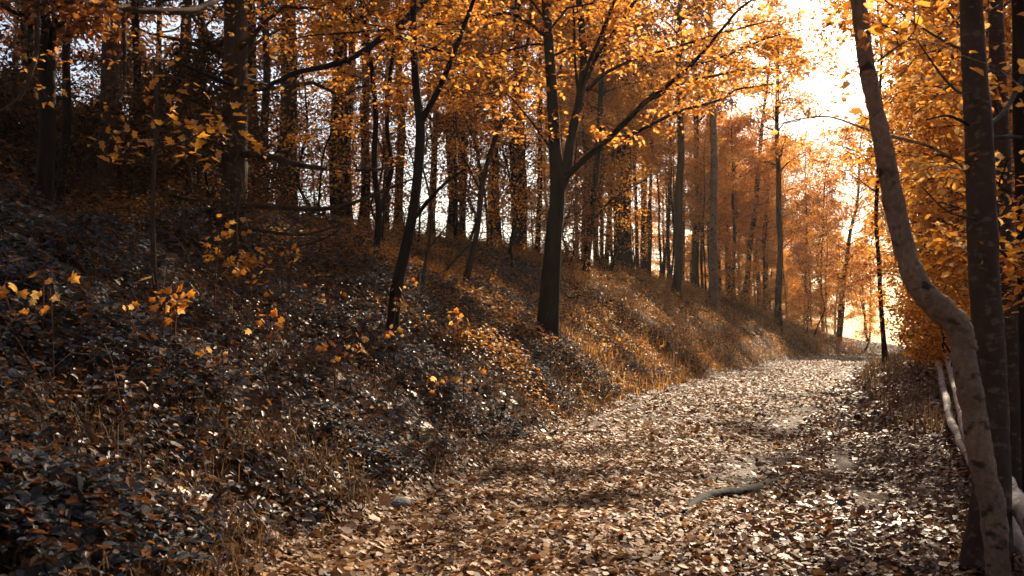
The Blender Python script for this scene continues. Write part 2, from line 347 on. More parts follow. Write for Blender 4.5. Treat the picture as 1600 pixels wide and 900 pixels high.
# ------------------------------------------------------------------ tree generator
def make_variant(seed, h, r0, nb, lo, spread, nleaf, leafL, tpl=T_OVAL, droop=.0, up=.35, flat=.35, wander=.25, subs=6, taper=.6, hang=0.0, ratio=.6, shape='dec', kind_stubs=True):
    """returns (trunk+limb mesh, leaf mesh) around the origin"""
    g = np.random.default_rng(seed)
    wood, leaf = MB(), MB()
    k = 9
    z = np.linspace(-.3, h, k)
    off = np.cumsum(g.normal(size=(k, 2)) * wander * .35, 0); off -= off[0]
    tp = smooth_line(np.column_stack([off, z]), 3)
    u = np.clip((tp[:, 2] + .3) / (h + .3), 0, 1)
    rad = r0 * ((1 - u) ** taper * .93 + .07) * (1 + .8 * np.exp(-np.maximum(tp[:, 2], 0) / .28))
    tube(wood, tp, rad, 10, knob=.05, rng=g)
    for _ in range(9 if kind_stubs else 0):      # dead stubs low on the stem
        f = g.uniform(.08, lo + .1); p0 = np.array([np.interp(f * h, tp[:, 2], tp[:, q]) for q in range(3)]); a = g.uniform(0, 6.28); L_ = g.uniform(.15, .9)
        tube(wood, p0 + np.array([math.cos(a), math.sin(a), g.uniform(-.2, .4)]) * L_ * np.linspace(0, 1, 4)[:, None] + g.normal(size=(4, 3)) * .02, np.linspace(.02, .006, 4), 4, cap=False)
    LP, LN, LU = [], [], []
    az = g.uniform(0, 6.28)
    per = max(1, nleaf // (nb * subs))
    for b in range(nb):
        f = lo + (1 - lo) * ((b + g.uniform(0, .9)) / nb) ** .9
        f = min(f, .985)
        p0 = np.array([np.interp(f * h, tp[:, 2], tp[:, q]) for q in range(3)])
        az += 2.4 + g.normal() * .4
        q = (f - lo) / (1 - lo)
        if shape == 'con': Lb = spread * (1 - q) ** .85 * g.uniform(.75, 1.1) + .25
        else: Lb = spread * (.35 + .65 * math.sin(min(1, .12 + q * .95) * math.pi) ** .7) * g.uniform(.6, 1.15)
        d = np.array([math.cos(az), math.sin(az), up + g.normal() * .15])
        n = 6; tt = np.linspace(0, 1, n)[:, None]
        pts = p0 + d * Lb * tt + np.array([0, 0, -1]) * (droop * Lb * tt ** 2) + np.cumsum(g.normal(size=(n, 3)) * .045 * Lb * (tt > 0), 0)
        r1 = max(.008, np.interp(f * h, tp[:, 2], rad) * .42)
        tube(wood, pts, r1 * (1 - .85 * tt[:, 0]), 5, cap=False)
        for s_ in range(subs):
            a = g.uniform(.22, 1.0); q0 = np.array([np.interp(a, tt[:, 0], pts[:, c]) for c in range(3)])
            sd = 1 if s_ % 2 else -1
            th = az + sd * g.uniform(.35, 1.1); Ls = Lb * (1.05 - .6 * a) * g.uniform(.35, .65)
            ds = np.array([math.cos(th), math.sin(th), up * .4 + g.normal() * .15 - hang])
            t2 = np.linspace(0, 1, 4)[:, None]
            sp = q0 + ds * Ls * t2 - np.array([0, 0, 1]) * (droop * .8 + .12) * Ls * t2 ** 2
            tube(wood, sp, r1 * .38 * (1 - .8 * t2[:, 0]), 3, cap=False)
            m = max(2, int(per * g.uniform(.4, 1.6)))
            tl = g.uniform(.1, 1.08, m)
            base = np.stack([np.interp(tl, t2[:, 0], sp[:, c]) for c in range(3)], 1)
            sc = .12 + .20 * Ls
            o = g.normal(size=(m, 3)) * np.array([sc, sc, sc * flat])
            LP.append(base + o)
            LN.append(np.array([0, 0, 1.]) + g.normal(size=(m, 3)) * 1.0)
            LU.append(ds + g.normal(size=(m, 3)) * .6 - np.array([0, 0, .35]))
    P = np.concatenate(LP); 
    add_leaves(leaf, P, np.concatenate(LN), leafL * g.uniform(.65, 1.25, len(P)), ratio, tpl, g, np.concatenate(LU), 1.0)
    return wood.mesh('trunk'), leaf.mesh('crown')

VAR = {}
for q in range(6):
    VAR['tall', q] = make_variant(100 + q, 13 + 1.2 * q % 4, .15 + .02 * (q % 3), 36, .20 + .05 * (q % 3), 3.0, 12000, .15, up=.6, droop=.18, flat=.8, subs=7)
for q in range(4):
    VAR['under', q] = make_variant(200 + q, 5.0 + q * .8, .045, 28, .12, 1.9, 5200, .115, droop=.2, flat=.9, up=.5, wander=.5)
for q in range(3):
    VAR['conifer', q] = make_variant(300 + q, 17 + q, .27, 56, .42, 3.6, 11000, .20, tpl=T_OVAL, droop=.35, up=.05, flat=.25, wander=.10, subs=7, hang=.15, ratio=.30, shape='con', taper=.75)
for q in range(3):
    VAR['pole', q] = make_variant(400 + q, 15 + q, .17, 20, .45, 2.4, 6000, .145, up=.65, droop=.15, flat=.85, wander=.18, taper=.5)
for q in range(3):
    VAR['bush', q] = make_variant(500 + q, 2.6 + q * .5, .03, 24, .05, 1.25, 5600, .095, up=.5, wander=.5, flat=.8)

for q in range(3):
    VAR['sparse', q] = make_variant(600 + q, 6.5 + q, .05, 30, .12, 2.0, 1900, .115, up=.6, droop=.15, flat=.9, wander=.6, subs=7)

for q in range(3):
    VAR['slim', q] = make_variant(700 + q, 14 + q, .085, 30, .34 + .1 * q, 2.7, 6500 - 1200 * q, .125, up=.6, droop=.15, flat=.85, wander=.3, taper=.5)

def plant(kind, q, loc, rot, sc, bark, leafm, name, label, cat, group=None, thick=1.0):
    key = (kind, q, bark, leafm)
    tm, lm = VAR[kind, q]
    if key not in plant.cache:
        a, b = tm.copy(), lm.copy(); a.name = 'trunk'; b.name = 'crown'
        a.materials.clear(); b.materials.clear(); a.materials.append(M[bark]); b.materials.append(M[leafm])
        plant.cache[key] = (a, b)
    a, b = plant.cache[key]
    t = thing(name, label, cat, loc, group); t.rotation_euler = (rng.normal() * .02, rng.normal() * .02, rot); t.scale = (sc, sc, sc)
    o = obj('trunk', a, None, t); o.scale = (1, 1, 1)
    obj('crown', b, None, t)
    return t
plant.cache = {}

# ------------------------------------------------------------------ named trees traced with their own distance
def dress(leafmb, woodmb, P, r_end, g, n_tw, Ltw, nleaf, leafL, tpl, lo=.25, ratio=.6, flat=.4, tone=0, wid=1.0):
    """twigs with leaves along a limb"""
    P = np.asarray(P); s = np.concatenate([[0], np.cumsum(np.linalg.norm(np.diff(P, axis=0), axis=1))]); s /= s[-1]
    for _ in range(n_tw):
        a = g.uniform(lo, 1); q0 = np.array([np.interp(a, s, P[:, c]) for c in range(3)])
        i = min(np.searchsorted(s, a), len(P) - 1); T = nrmz(P[i] - P[i - 1])
        side = nrmz(np.cross(T, [0, 0, 1.]) + 1e-4) * (1 if g.random() < .5 else -1)
        d = nrmz(T * g.uniform(.3, 1.0) + side * g.uniform(.4, 1.1) * wid + np.array([0, 0, g.normal() * .25]))
        L = Ltw * g.uniform(.4, 1.2); tt = np.linspace(0, 1, 5)[:, None]
        tp = q0 + d * L * tt - np.array([0, 0, 1]) * .18 * L * tt ** 2 + np.cumsum(g.normal(size=(5, 3)) * .03 * L * (tt > 0), 0)
        tube(woodmb, tp, np.maximum(r_end * (1 - .75 * tt[:, 0]), .0025), 4, cap=False)
        m = int(nleaf * g.uniform(.4, 1.5)); tl = g.uniform(.15, 1.05, m)
        base = np.stack([np.interp(tl, tt[:, 0], tp[:, c]) for c in range(3)], 1)
        sc = .05 + .14 * L
        LPs = base + g.normal(size=(m, 3)) * np.array([sc, sc, sc * flat])
        add_leaves(leafmb, LPs, np.array([0, 0, 1.]) + g.normal(size=(m, 3)) * .5, leafL * g.uniform(.6, 1.25, m), ratio, tpl, g, d + g.normal(size=(m, 3)) * .6 - np.array([0, 0, .3]))

def hero(name, label, cat, base_px, Y, stems, limbs, bark, leafm, leafL=.09, tpl=T_OVAL, seed=1, ntw=5, Ltw=.9, nleaf=22, sides=12, extra=None, group=None, top=None, bumps=0, wscale=1.0, lumps=0.0):
    """stems / limbs: list of ([(x, y, dY, width_px), ...], twigs multiplier)"""
    g = np.random.default_rng(seed)
    b = px(base_px[0], base_px[1], Y); b[2] = float(height(b[0], b[1]))
    root = thing(name, label, cat, b, group)
    leaf = MB()
    def line(spec):
        P = np.array([px(x, y, Y + d) for x, y, d, w in spec]); w = np.array([w * wscale / FPX * (Y + d) / 2 for x, y, d, w in spec])
        sub = 14 if lumps else 5
        Q = smooth_line(P, sub); ww = np.interp(np.linspace(0, 1, len(Q)), np.linspace(0, 1, len(P)), w)
        return Q, ww
    tr = MB()
    for spec, mult in stems:
        Q, w = line(spec)
        if lumps:
            k_ = np.arange(len(Q)); w = w * (1 + lumps * sum(np.sin(k_ * f_ + p_) for f_, p_ in zip((.13, .31, .57, .9), g.uniform(0, 6, 4))) * .5)
            Q = Q + np.stack([np.sin(k_ * .21 + 1), np.sin(k_ * .17), k_ * 0], 1) * w.mean() * .06
        tube(tr, Q, w, sides, knob=.025, rng=g)
        tw = MB()
        if mult > 0: dress(leaf, tr, Q, max(.006, w[-1] * .3), g, int(ntw * mult), Ltw, nleaf, leafL, tpl, .45)
    for _ in range(bumps):      # knots and branch scars standing out of the bark
        Q, w = line(stems[0][0]); i_ = g.integers(4, int(len(Q) * .75)); a = g.uniform(0, 6.28); d = np.array([math.cos(a), math.sin(a) , .15])
        r_ = w[i_] * g.uniform(.16, .34); c0 = Q[i_] + d * w[i_] * .72
        tube(tr, [c0, c0 + d * w[i_] * .22, c0 + d * w[i_] * (.30 + g.uniform(0, .14))], [r_ * 1.5, r_ * 1.15, r_ * .5], 8, knob=.12, rng=g)
    obj('trunk', tr.mesh('trunk', origin=b), M[bark], root)
    if top:     # crown limbs high on the first stem: (count, reach, lowest height, highest height)
        Q, w = line(stems[0][0]); zs = Q[:, 2]
        br = MB(); az = g.uniform(0, 6)
        for q in range(top[0]):
            zq = top[2] + (top[3] - top[2]) * (q + g.random()) / top[0]; i_ = int(np.argmin(np.abs(zs - zq))); az += 2.4 + g.normal() * .3
            L_ = top[1] * g.uniform(.6, 1.1); tt = np.linspace(0, 1, 6)[:, None]
            pts = Q[i_] + np.array([math.cos(az), math.sin(az), g.uniform(.1, .5)]) * L_ * tt + np.cumsum(g.normal(size=(6, 3)) * .05 * L_ * (tt > 0), 0)
            tube(br, pts, max(.010, w[i_] * .28) * (1 - .8 * tt[:, 0]), 5, cap=False)
            dress(leaf, br, pts, .006, g, 9, L_ * .45, nleaf, leafL, tpl, .2, flat=.35)
        obj('upper_limbs', br.mesh('upper_limbs', origin=b), M[bark], root)
    for spec, mult in limbs:
        Q, w = line(spec); br = MB(); 
        wig = np.cumsum(g.normal(size=Q.shape) * w.mean() * .18, 0); wig[0] = 0
        tube(br, Q + wig, w, 8, cap=True, knob=.05, rng=g)
        if mult > 0: dress(leaf, br, Q + wig, max(.004, w[-1] * .5), g, int(ntw * mult), Ltw, nleaf, leafL, tpl, .15)
        obj('branch', br.mesh('branch', origin=b), M[bark], root)
    if leaf.n: obj('crown', leaf.mesh('crown', origin=b), M[leafm], root)
    return root

# the two-stemmed dark tree on the bank
Ym = hit(857, 550)[1]
hero('beech_tree', 'large dark two-stemmed tree on the bank with boughs reaching over the path', 'tree', (857, 550), Ym,
     [([(848, 575, 0, 62), (853, 545, 0, 50), (856, 510, 0, 44), (860, 440, 0, 37), (866, 360, 0, 31), (871, 300, 0, 29), (867, 230, .1, 23), (863, 150, .2, 21), (856, 50, .4, 19), (852, -30, .6, 17), (846, -160, 1.0, 12), (850, -300, 1.2, 5)], 3),
      ([(872, 305, 0, 20), (884, 270, .1, 20), (892, 215, .3, 18), (905, 160, .5, 16), (912, 100, .6, 15), (908, 30, .8, 14), (902, -40, 1.0, 12), (910, -170, 1.4, 8), (915, -290, 1.5, 4)], 3)],
     [([(882, 278, 0, 14), (920, 240, -.6, 12), (965, 200, -1.2, 11), (1015, 150, -1.8, 10), (1070, 107, -2.6, 8), (1120, 55, -3.2, 6), (1155, 15, -3.6, 5), (1200, -15, -4.0, 3)], 4),
      ([(918, 243, -.5, 9), (965, 220, .2, 8), (1015, 197, .8, 7), (1060, 175, 1.3, 6), (1120, 157, 1.9, 5), (1150, 140, 2.2, 4), (1205, 132, 2.8, 3)], 4),
      ([(1010, 158, -1.6, 7), (1060, 132, -1.3, 6), (1110, 120, -.8, 5), (1180, 107, -.2, 3), (1240, 100, .4, 2)], 4),
      ([(917, 140, .6, 8), (950, 112, 1.2, 7), (1000, 90, 1.9, 6), (1080, 67, 2.8, 5), (1160, 45, 3.5, 4), (1220, 30, 4.0, 2)], 4),
      ([(907, 145, .5, 9), (922, 100, .1, 8), (945, 45, -.6, 7), (962, 0, -1.0, 6), (990, -80, -1.6, 4)], 3),
      ([(912, 130, .6, 10), (937, 80, .9, 9), (965, 45, 1.2, 8), (992, 0, 1.6, 7), (1040, -80, 2.2, 4)], 3),
      ([(905, 160, .5, 6), (898, 100, .2, 5), (897, 40, -.2, 4), (893, -20, -.5, 3)], 2),
      ([(862, 235, .1, 5), (830, 190, -.8, 4), (800, 155, -1.5, 3), (770, 128, -2, 2)], 2),
      ([(858, 60, .4, 7), (800, 22, -.8, 7), (735, 32, -2, 6), (650, 40, -3, 6), (600, 46, -3.6, 5), (500, 52, -4.4, 3), (440, 62, -5, 2)], 3),
      ([(848, -140, .9, 14), (780, -95, -2, 14), (715, -45, -4.5, 13), (670, 2, -6, 12.5), (620, 45, -7, 12), (575, 77, -7.6, 11.5), (525, 102, -8, 11), (475, 117, -8.4, 10), (435, 135, -8.6, 9), (400, 142, -8.8, 9), (350, 130, -9, 7), (290, 107, -9.2, 5)], 2),
      ([(858, -120, .9, 10), (760, -160, .5, 8), (650, -230, .2, 4)], 14), ([(855, -180, 1, 9), (930, -240, 3, 7), (1010, -330, 5, 4)], 12),
      ([(850, -150, 1, 9), (800, -260, 3, 7), (740, -360, 5, 4)], 14), ([(912, -150, 1.4, 9), (900, -230, 4, 7), (890, -280, 6.5, 4)], 14),
      ([(850, -90, .8, 10), (760, -80, 3, 7), (690, -110, 5, 4)], 14), ([(912, -180, 1.5, 8), (980, -230, .5, 6), (1080, -300, -1, 3)], 8),
      ([(848, -200, 1.1, 8), (780, -330, -1, 6), (700, -420, -2.5, 3)], 12), ([(855, -60, .7, 8), (770, -130, -2, 6), (700, -210, -4, 3)], 12),
      ([(1070, 107, -2.6, 5), (1140, 85, -2.0, 4), (1200, 60, -1.6, 3), (1260, 45, -1.2, 2)], 3)],
     'bark_dark', 'gold', .12, T_OVAL, 21, ntw=4, Ltw=1.1, nleaf=34, top=(26, 4.6, 8.0, 14), wscale=.82)

# forked slender tree in front
Yf = hit(612, 560)[1]
hero('forked_tree', 'slender dark tree forking into a Y, left of the large two-stemmed tree', 'tree', (612, 560), Yf,
     [([(603, 585, 0, 30), (608, 550, 0, 23), (612, 525, 0, 21), (620, 450, 0, 19), (640, 360, 0, 16), (652, 280, 0, 15), (657, 200, 0, 15), (650, 135, .1, 12), (646, 50, .3, 11), (646, -40, .5, 9), (640, -250, .9, 8), (650, -520, 1.2, 4)], 2),
      ([(657, 192, 0, 11), (680, 150, -.2, 9), (705, 95, -.4, 8), (725, 40, -.6, 7), (740, 0, -.8, 6), (765, -90, -1, 3)], 2)],
     [([(645, 342, 0, 8), (670, 315, -.3, 6), (700, 285, -.5, 5), (730, 265, -.7, 3)], 0),
      ([(620, 60, .3, 3), (700, 83, .2, 3), (720, 82, 0, 2)], 0)],
     'bark_dark', 'gold', .085, T_OVAL, 22, ntw=5, Ltw=.8, nleaf=36, top=(18, 3.0, 5.6, 10.5))
# slender twin-stem tree
Ys = hit(585, 418)[1]
hero('slender_tree', 'thin twin-stemmed dark tree behind the forked tree, with a second stem from knee height', 'tree', (585, 418), Ys,
     [([(583, 425, 0, 14), (586, 400, 0, 12), (592, 340, 0, 10), (585, 260, 0, 9), (587, 175, 0, 8), (580, 100, 0, 7), (570, 30, 0, 6), (558, -60, 0, 6), (565, -280, 0, 4)], 3),
      ([(592, 335, 0, 8), (612, 265, .2, 7), (605, 200, .4, 6), (610, 115, .6, 6), (620, 50, .8, 5), (628, -40, 1, 3)], 3)], [],
     'bark_dark', 'gold', .09, T_OVAL, 23, ntw=5, Ltw=.9, nleaf=36, top=(18, 3.0, 6.0, 13))
Y2 = hit(727, 468)[1]
hero('leaning_sapling', 'thin brown sapling leaning right, between the forked and the two-stemmed tree', 'sapling', (727, 468), Y2,
     [([(725, 472, 0, 13), (727, 445, 0, 11), (745, 365, 0, 9), (755, 280, 0, 8), (780, 200, .2, 7), (805, 160, .4, 6), (830, 20, .8, 5), (835, -180, 1, 4)], 3)],
     [([(742, 375, 0, 4), (700, 420, -.2, 4), (690, 440, -.3, 2)], 0), ([(752, 300, 0, 4), (720, 230, .3, 3), (712, 160, .5, 2)], 2)],
     'bark_mid', 'gold', .09, T_OVAL, 24, ntw=5, Ltw=.8, nleaf=26, top=(14, 2.4, 6.5, 11))
Y3 = hit(655, 500)[1]
hero('bare_sapling', 'bare thin sapling standing just right of the forked tree', 'sapling', (655, 500), Y3,
     [([(655, 505, 0, 7), (660, 440, 0, 6), (672, 370, 0, 5), (674, 320, 0, 4), (660, 260, .1, 3)], 0)], [([(668, 390, 0, 3), (700, 350, .2, 2)], 0)],
     'bark_mid', 'gold', .09, T_OVAL, 25)
Y4 = hit(915, 436)[1]
hero('thin_dark_tree', 'thin dark tree rising just right of the large two-stemmed tree', 'tree', (915, 436), Y4,
     [([(914, 440, 0, 12), (918, 400, 0, 11), (924, 340, 0, 10), (930, 280, 0, 9), (934, 240, 0, 9), (940, 120, 0, 8), (946, -20, 0, 7), (950, -220, 0, 4)], 4)],
     [([(924, 345, 0, 4), (960, 310, .4, 3), (1010, 280, .9, 2)], 2), ([(928, 300, 0, 4), (905, 330, -.3, 3), (870, 345, -.6, 2)], 2)],
     'bark_dark', 'gold', .10, T_OVAL, 26, ntw=5, Ltw=1, nleaf=26, top=(14, 2.6, 9, 16))

# conifer with low dead boughs
Yc_ = hit(366, 390)[1]
def conifer_top(tr): pass
hero('spruce_tree', 'thick fissured conifer trunk with long low dead boughs, shaded, on the bank', 'tree', (366, 390), Yc_,
     [([(364, 412, 0, 56), (365, 385, 0, 45), (366, 300, 0, 41), (367, 200, 0, 39), (368, 100, 0, 37), (368, 0, 0, 35), (368, -150, 0, 30), (368, -400, 0, 20), (368, -620, 0, 6)], 0)],
     [([(380, 240, -.2, 12), (430, 245, -.5, 10), (475, 257, -.7, 8), (535, 262, -.9, 6), (600, 260, -1.1, 4), (640, 250, -1.3, 2)], 1),
      ([(380, 322, -.2, 8), (490, 327, -.6, 7), (540, 318, -.8, 6), (590, 300, -1.0, 5), (645, 278, -1.2, 3)], 0),
      ([(380, 358, -.2, 6), (470, 366, -.6, 5), (535, 352, -.9, 2)], 0),
      ([(380, 385, -.2, 5), (440, 388, -.6, 4), (500, 375, -.8, 3), (540, 350, -1, 2)], 0),
      ([(352, 240, -.2, 10), (300, 238, -.5, 8), (250, 245, -.8, 5), (200, 262, -1, 2)], 1),
      ([(352, 315, -.2, 7), (300, 312, -.5, 5), (245, 300, -.8, 2)], 0),
      ([(352, 335, -.2, 7), (310, 330, -.5, 5), (262, 316, -.8, 2)], 0),
      ([(352, 366, -.2, 6), (300, 364, -.5, 4), (250, 372, -.8, 2)], 0),
      ([(362, -20, -.3, 13), (320, 7, -1.4, 12), (260, 15, -2.4, 11), (200, 11, -3.2, 10), (150, 4, -3.8, 8), (95, -2, -4.4, 6), (40, 6, -5, 4)], 2),
      ([(192, 11, -3.2, 8), (194, 75, -3.4, 7), (190, 135, -3.6, 6), (170, 165, -3.8, 5), (130, 188, -4.0, 3)], 1),
      ([(58, 2, -4.8, 9), (60, 75, -4.9, 8), (50, 115, -5.0, 7), (30, 155, -5.1, 6), (-10, 185, -5.2, 4)], 1),
      ([(366, 100, .1, 7), (410, 60, .8, 5), (470, 30, 1.5, 3)], 1)],
     'bark_conifer', 'gold', .10, T_MAPLE, 31, ntw=4, Ltw=.8, nleaf=16, top=(26, 3.4, 6.2, 14))

# right foreground: the bent smooth trunk and its dark neighbours
hero('bent_tree', 'smooth brown trunk with a sharp elbow bend at the right edge of the path', 'tree', (1562, 930), 5.9,
     [([(1566, 960, 0, 48), (1561, 900, 0, 40), (1551, 800, 0, 44), (1540, 745, 0, 44), (1526, 675, 0, 43), (1513, 600, 0, 42), (1504, 540, 0, 43), (1494, 507, 0, 46), (1469, 482, 0, 45), (1440, 453, 0, 42), (1418, 405, 0, 39), (1398, 325, 0, 36), (1385, 250, 0, 33), (1368, 175, 0, 30), (1355, 100, 0, 28), (1345, 40, 0, 27), (1338, -30, 0, 27), (1325, -160, .1, 24), (1330, -330, .2, 20), (1345, -620, .3, 14), (1360, -1000, .4, 6)], 0)],
     [([(1380, 210, 0, 6), (1470, 240, .6, 5), (1540, 300, 1.0, 3)], 0),
      ([(1372, 95, 0, 5), (1420, 60, -.3, 3), (1440, 20, -.5, 2)], 1),
      ([(1392, 215, .0, 5), (1340, 200, .3, 4), (1280, 185, .8, 3), (1200, 200, 1.6, 2)], 0),
      ([(1330, -300, .2, 14), (1420, -420, .6, 10), (1500, -600, 1.0, 5)], 3),
      ([(1330, -280, .2, 13), (1220, -400, 1.2, 9), (1120, -560, 2.4, 4)], 1),
      ([(1338, -500, .2, 10), (1280, -640, -.6, 7), (1240, -820, -1.2, 4)], 1)],
     'bark_smooth', 'gold', .085, T_OVAL, 41, ntw=4, Ltw=.7, nleaf=16, sides=22, bumps=40, wscale=.88, lumps=.06)
hero('dark_trunked_tree', 'straight dark speckled trunk with flared base right behind the bent trunk', 'tree', (1545, 880), 6.7,
     [([(1538, 930, 0, 92), (1543, 860, 0, 74), (1548, 780, 0, 60), (1550, 700, 0, 52), (1549, 600, 0, 47), (1543, 500, 0, 46), (1538, 430, 0, 46), (1533, 300, 0, 44), (1529, 200, 0, 41), (1522, 100, 0, 37), (1517, 0, 0, 34), (1510, -150, 0, 30), (1500, -450, 0, 22), (1490, -900, 0, 10)], 0)],
     [([(1535, 345, 0, 5), (1480, 330, -.3, 3), (1440, 290, -.4, 2)], 0),
      ([(1524, 90, 0, 5), (1460, 55, .5, 4), (1400, 15, 1.0, 3), (1360, -20, 1.4, 2)], 1),
      ([(1528, 145, 0, 5), (1490, 140, -.3, 4), (1430, 60, -.6, 2)], 0),
      ([(1512, -120, 0, 14), (1420, -260, -.8, 10), (1340, -420, -1.5, 5)], 5),
      ([(1532, 280, .1, 5), (1500, 262, 1.6, 4), (1470, 255, 3.2, 3), (1440, 262, 4.6, 2)], 6), ([(1538, 420, .1, 5), (1500, 385, 1.6, 4), (1475, 370, 3.2, 3), (1450, 372, 4.8, 2)], 6),
      ([(1524, 120, .1, 5), (1490, 130, 1.8, 4), (1460, 150, 3.4, 3), (1430, 178, 5.0, 2)], 5), ([(1518, 10, .1, 6), (1480, 40, 1.8, 4), (1440, 80, 3.4, 3), (1405, 120, 5.0, 2)], 4),
      ([(1508, -200, 0, 14), (1620, -330, .6, 10), (1700, -500, 1.2, 5)], 5),
      ([(1500, -420, 0, 12), (1440, -640, 1, 8), (1380, -820, 2, 4)], 5)],
     'bark_right', 'gold', .085, T_OVAL, 42, ntw=4, Ltw=.8, nleaf=18, sides=18)
hero('mossy_trunk_tree', 'narrower dark trunk just right of the straight speckled trunk', 'tree', (1575, 720), 9.5,
     [([(1580, 800, 0, 40), (1578, 700, 0, 34), (1574, 500, 0, 31), (1570, 400, 0, 30), (1564, 225, 0, 27), (1558, 80, 0, 24), (1555, -10, 0, 22), (1550, -250, 0, 16), (1545, -500, 0, 7)], 0)],
     [([(1562, 190, 0, 6), (1540, 100, -.6, 5), (1480, 10, -1.2, 3)], 1), ([(1560, 120, 0, 6), (1620, 80, .5, 4), (1680, 20, 1, 3)], 2),
      ([(1572, 420, 0, 6), (1620, 330, .4, 4), (1680, 300, .8, 2)], 3), ([(1556, -20, 0, 8), (1480, -120, .8, 5), (1400, -180, 1.6, 3)], 3)],
     'bark_right', 'gold', .09, T_OVAL, 43, ntw=5, Ltw=.9, nleaf=22)
hero('edge_tree', 'dark trunk at the right edge of the view with leafy twigs', 'tree', (1612, 760), 8.2,
     [([(1625, 840, 0, 50), (1618, 700, 0, 40), (1610, 500, 0, 36), (1604, 300, 0, 33), (1598, 150, 0, 30), (1596, 0, 0, 28), (1590, -200, 0, 20), (1585, -450, 0, 8)], 0)],
     [([(1598, 120, 0, 8), (1570, 170, -.8, 7), (1530, 200, -1.4, 6), (1480, 182, -1.7, 4), (1445, 190, -2, 2)], 0),
      ([(1600, 215, 0, 6), (1560, 215, -.6, 5), (1520, 225, -1, 3)], 0),
      ([(1604, 330, 0, 6), (1560, 300, -1, 4), (1570, 250, -1.6, 2)], 3), ([(1608, 450, 0, 6), (1570, 400, -.8, 4), (1540, 380, -1.2, 2)], 3),
      ([(1610, 560, 0, 6), (1660, 420, -.8, 4), (1640, 320, -1.2, 2)], 3)],
     'bark_dark', 'gold', .075, T_OVAL, 44, ntw=4, Ltw=.6, nleaf=16)

# left sapling with big yellow leaves
Yl = hit(246, 484)[1]
hero('maple_sapling', 'thin brown sapling with big yellow maple leaves before the dark thicket', 'sapling', (246, 484), Yl,
     [([(252, 490, 0, 11), (244, 460, 0, 9), (240, 400, 0, 8), (239, 300, 0, 7), (243, 220, 0, 6), (244, 150, 0, 5), (240, 90, 0, 3)], 0)],
     [([(240, 235, 0, 3), (262, 215, -.3, 2), (285, 205, -.5, 2)], 1), ([(243, 180, 0, 3), (262, 130, -.4, 2), (275, 95, -.6, 2)], 1.4),
      ([(240, 260, 0, 3), (200, 250, .3, 2), (170, 205, .5, 2)], 1), ([(241, 240, 0, 3), (300, 215, -.8, 3), (345, 190, -1.5, 2), (385, 235, -1.9, 2)], 2.2)],
     'bark_mid', 'yellow', .125, T_MAPLE, 51, ntw=6, Ltw=.45, nleaf=5, sides=8)
Yl = hit(373, 452)[1]
hero('maple_sapling', 'low sprig of orange maple leaves on a wiry stem before the thick spruce trunk', 'sapling', (373, 452), Yl,
     [([(374, 456, 0, 4), (372, 420, 0, 3), (370, 340, 0, 3), (378, 290, .1, 2), (374, 262, .2, 2)], 0)],
     [([(372, 425, 0, 3), (350, 395, -.3, 2), (335, 383, -.4, 2)], 1.4), ([(372, 425, 0, 3), (390, 405, -.3, 2), (402, 388, -.5, 2)], 1.6), ([(371, 435, 0, 3), (378, 440, -.3, 2), (392, 445, -.5, 2)], 1)],
     'bark_mid', 'yellow', .14, T_MAPLE, 52, ntw=6, Ltw=.3, nleaf=6, sides=6)

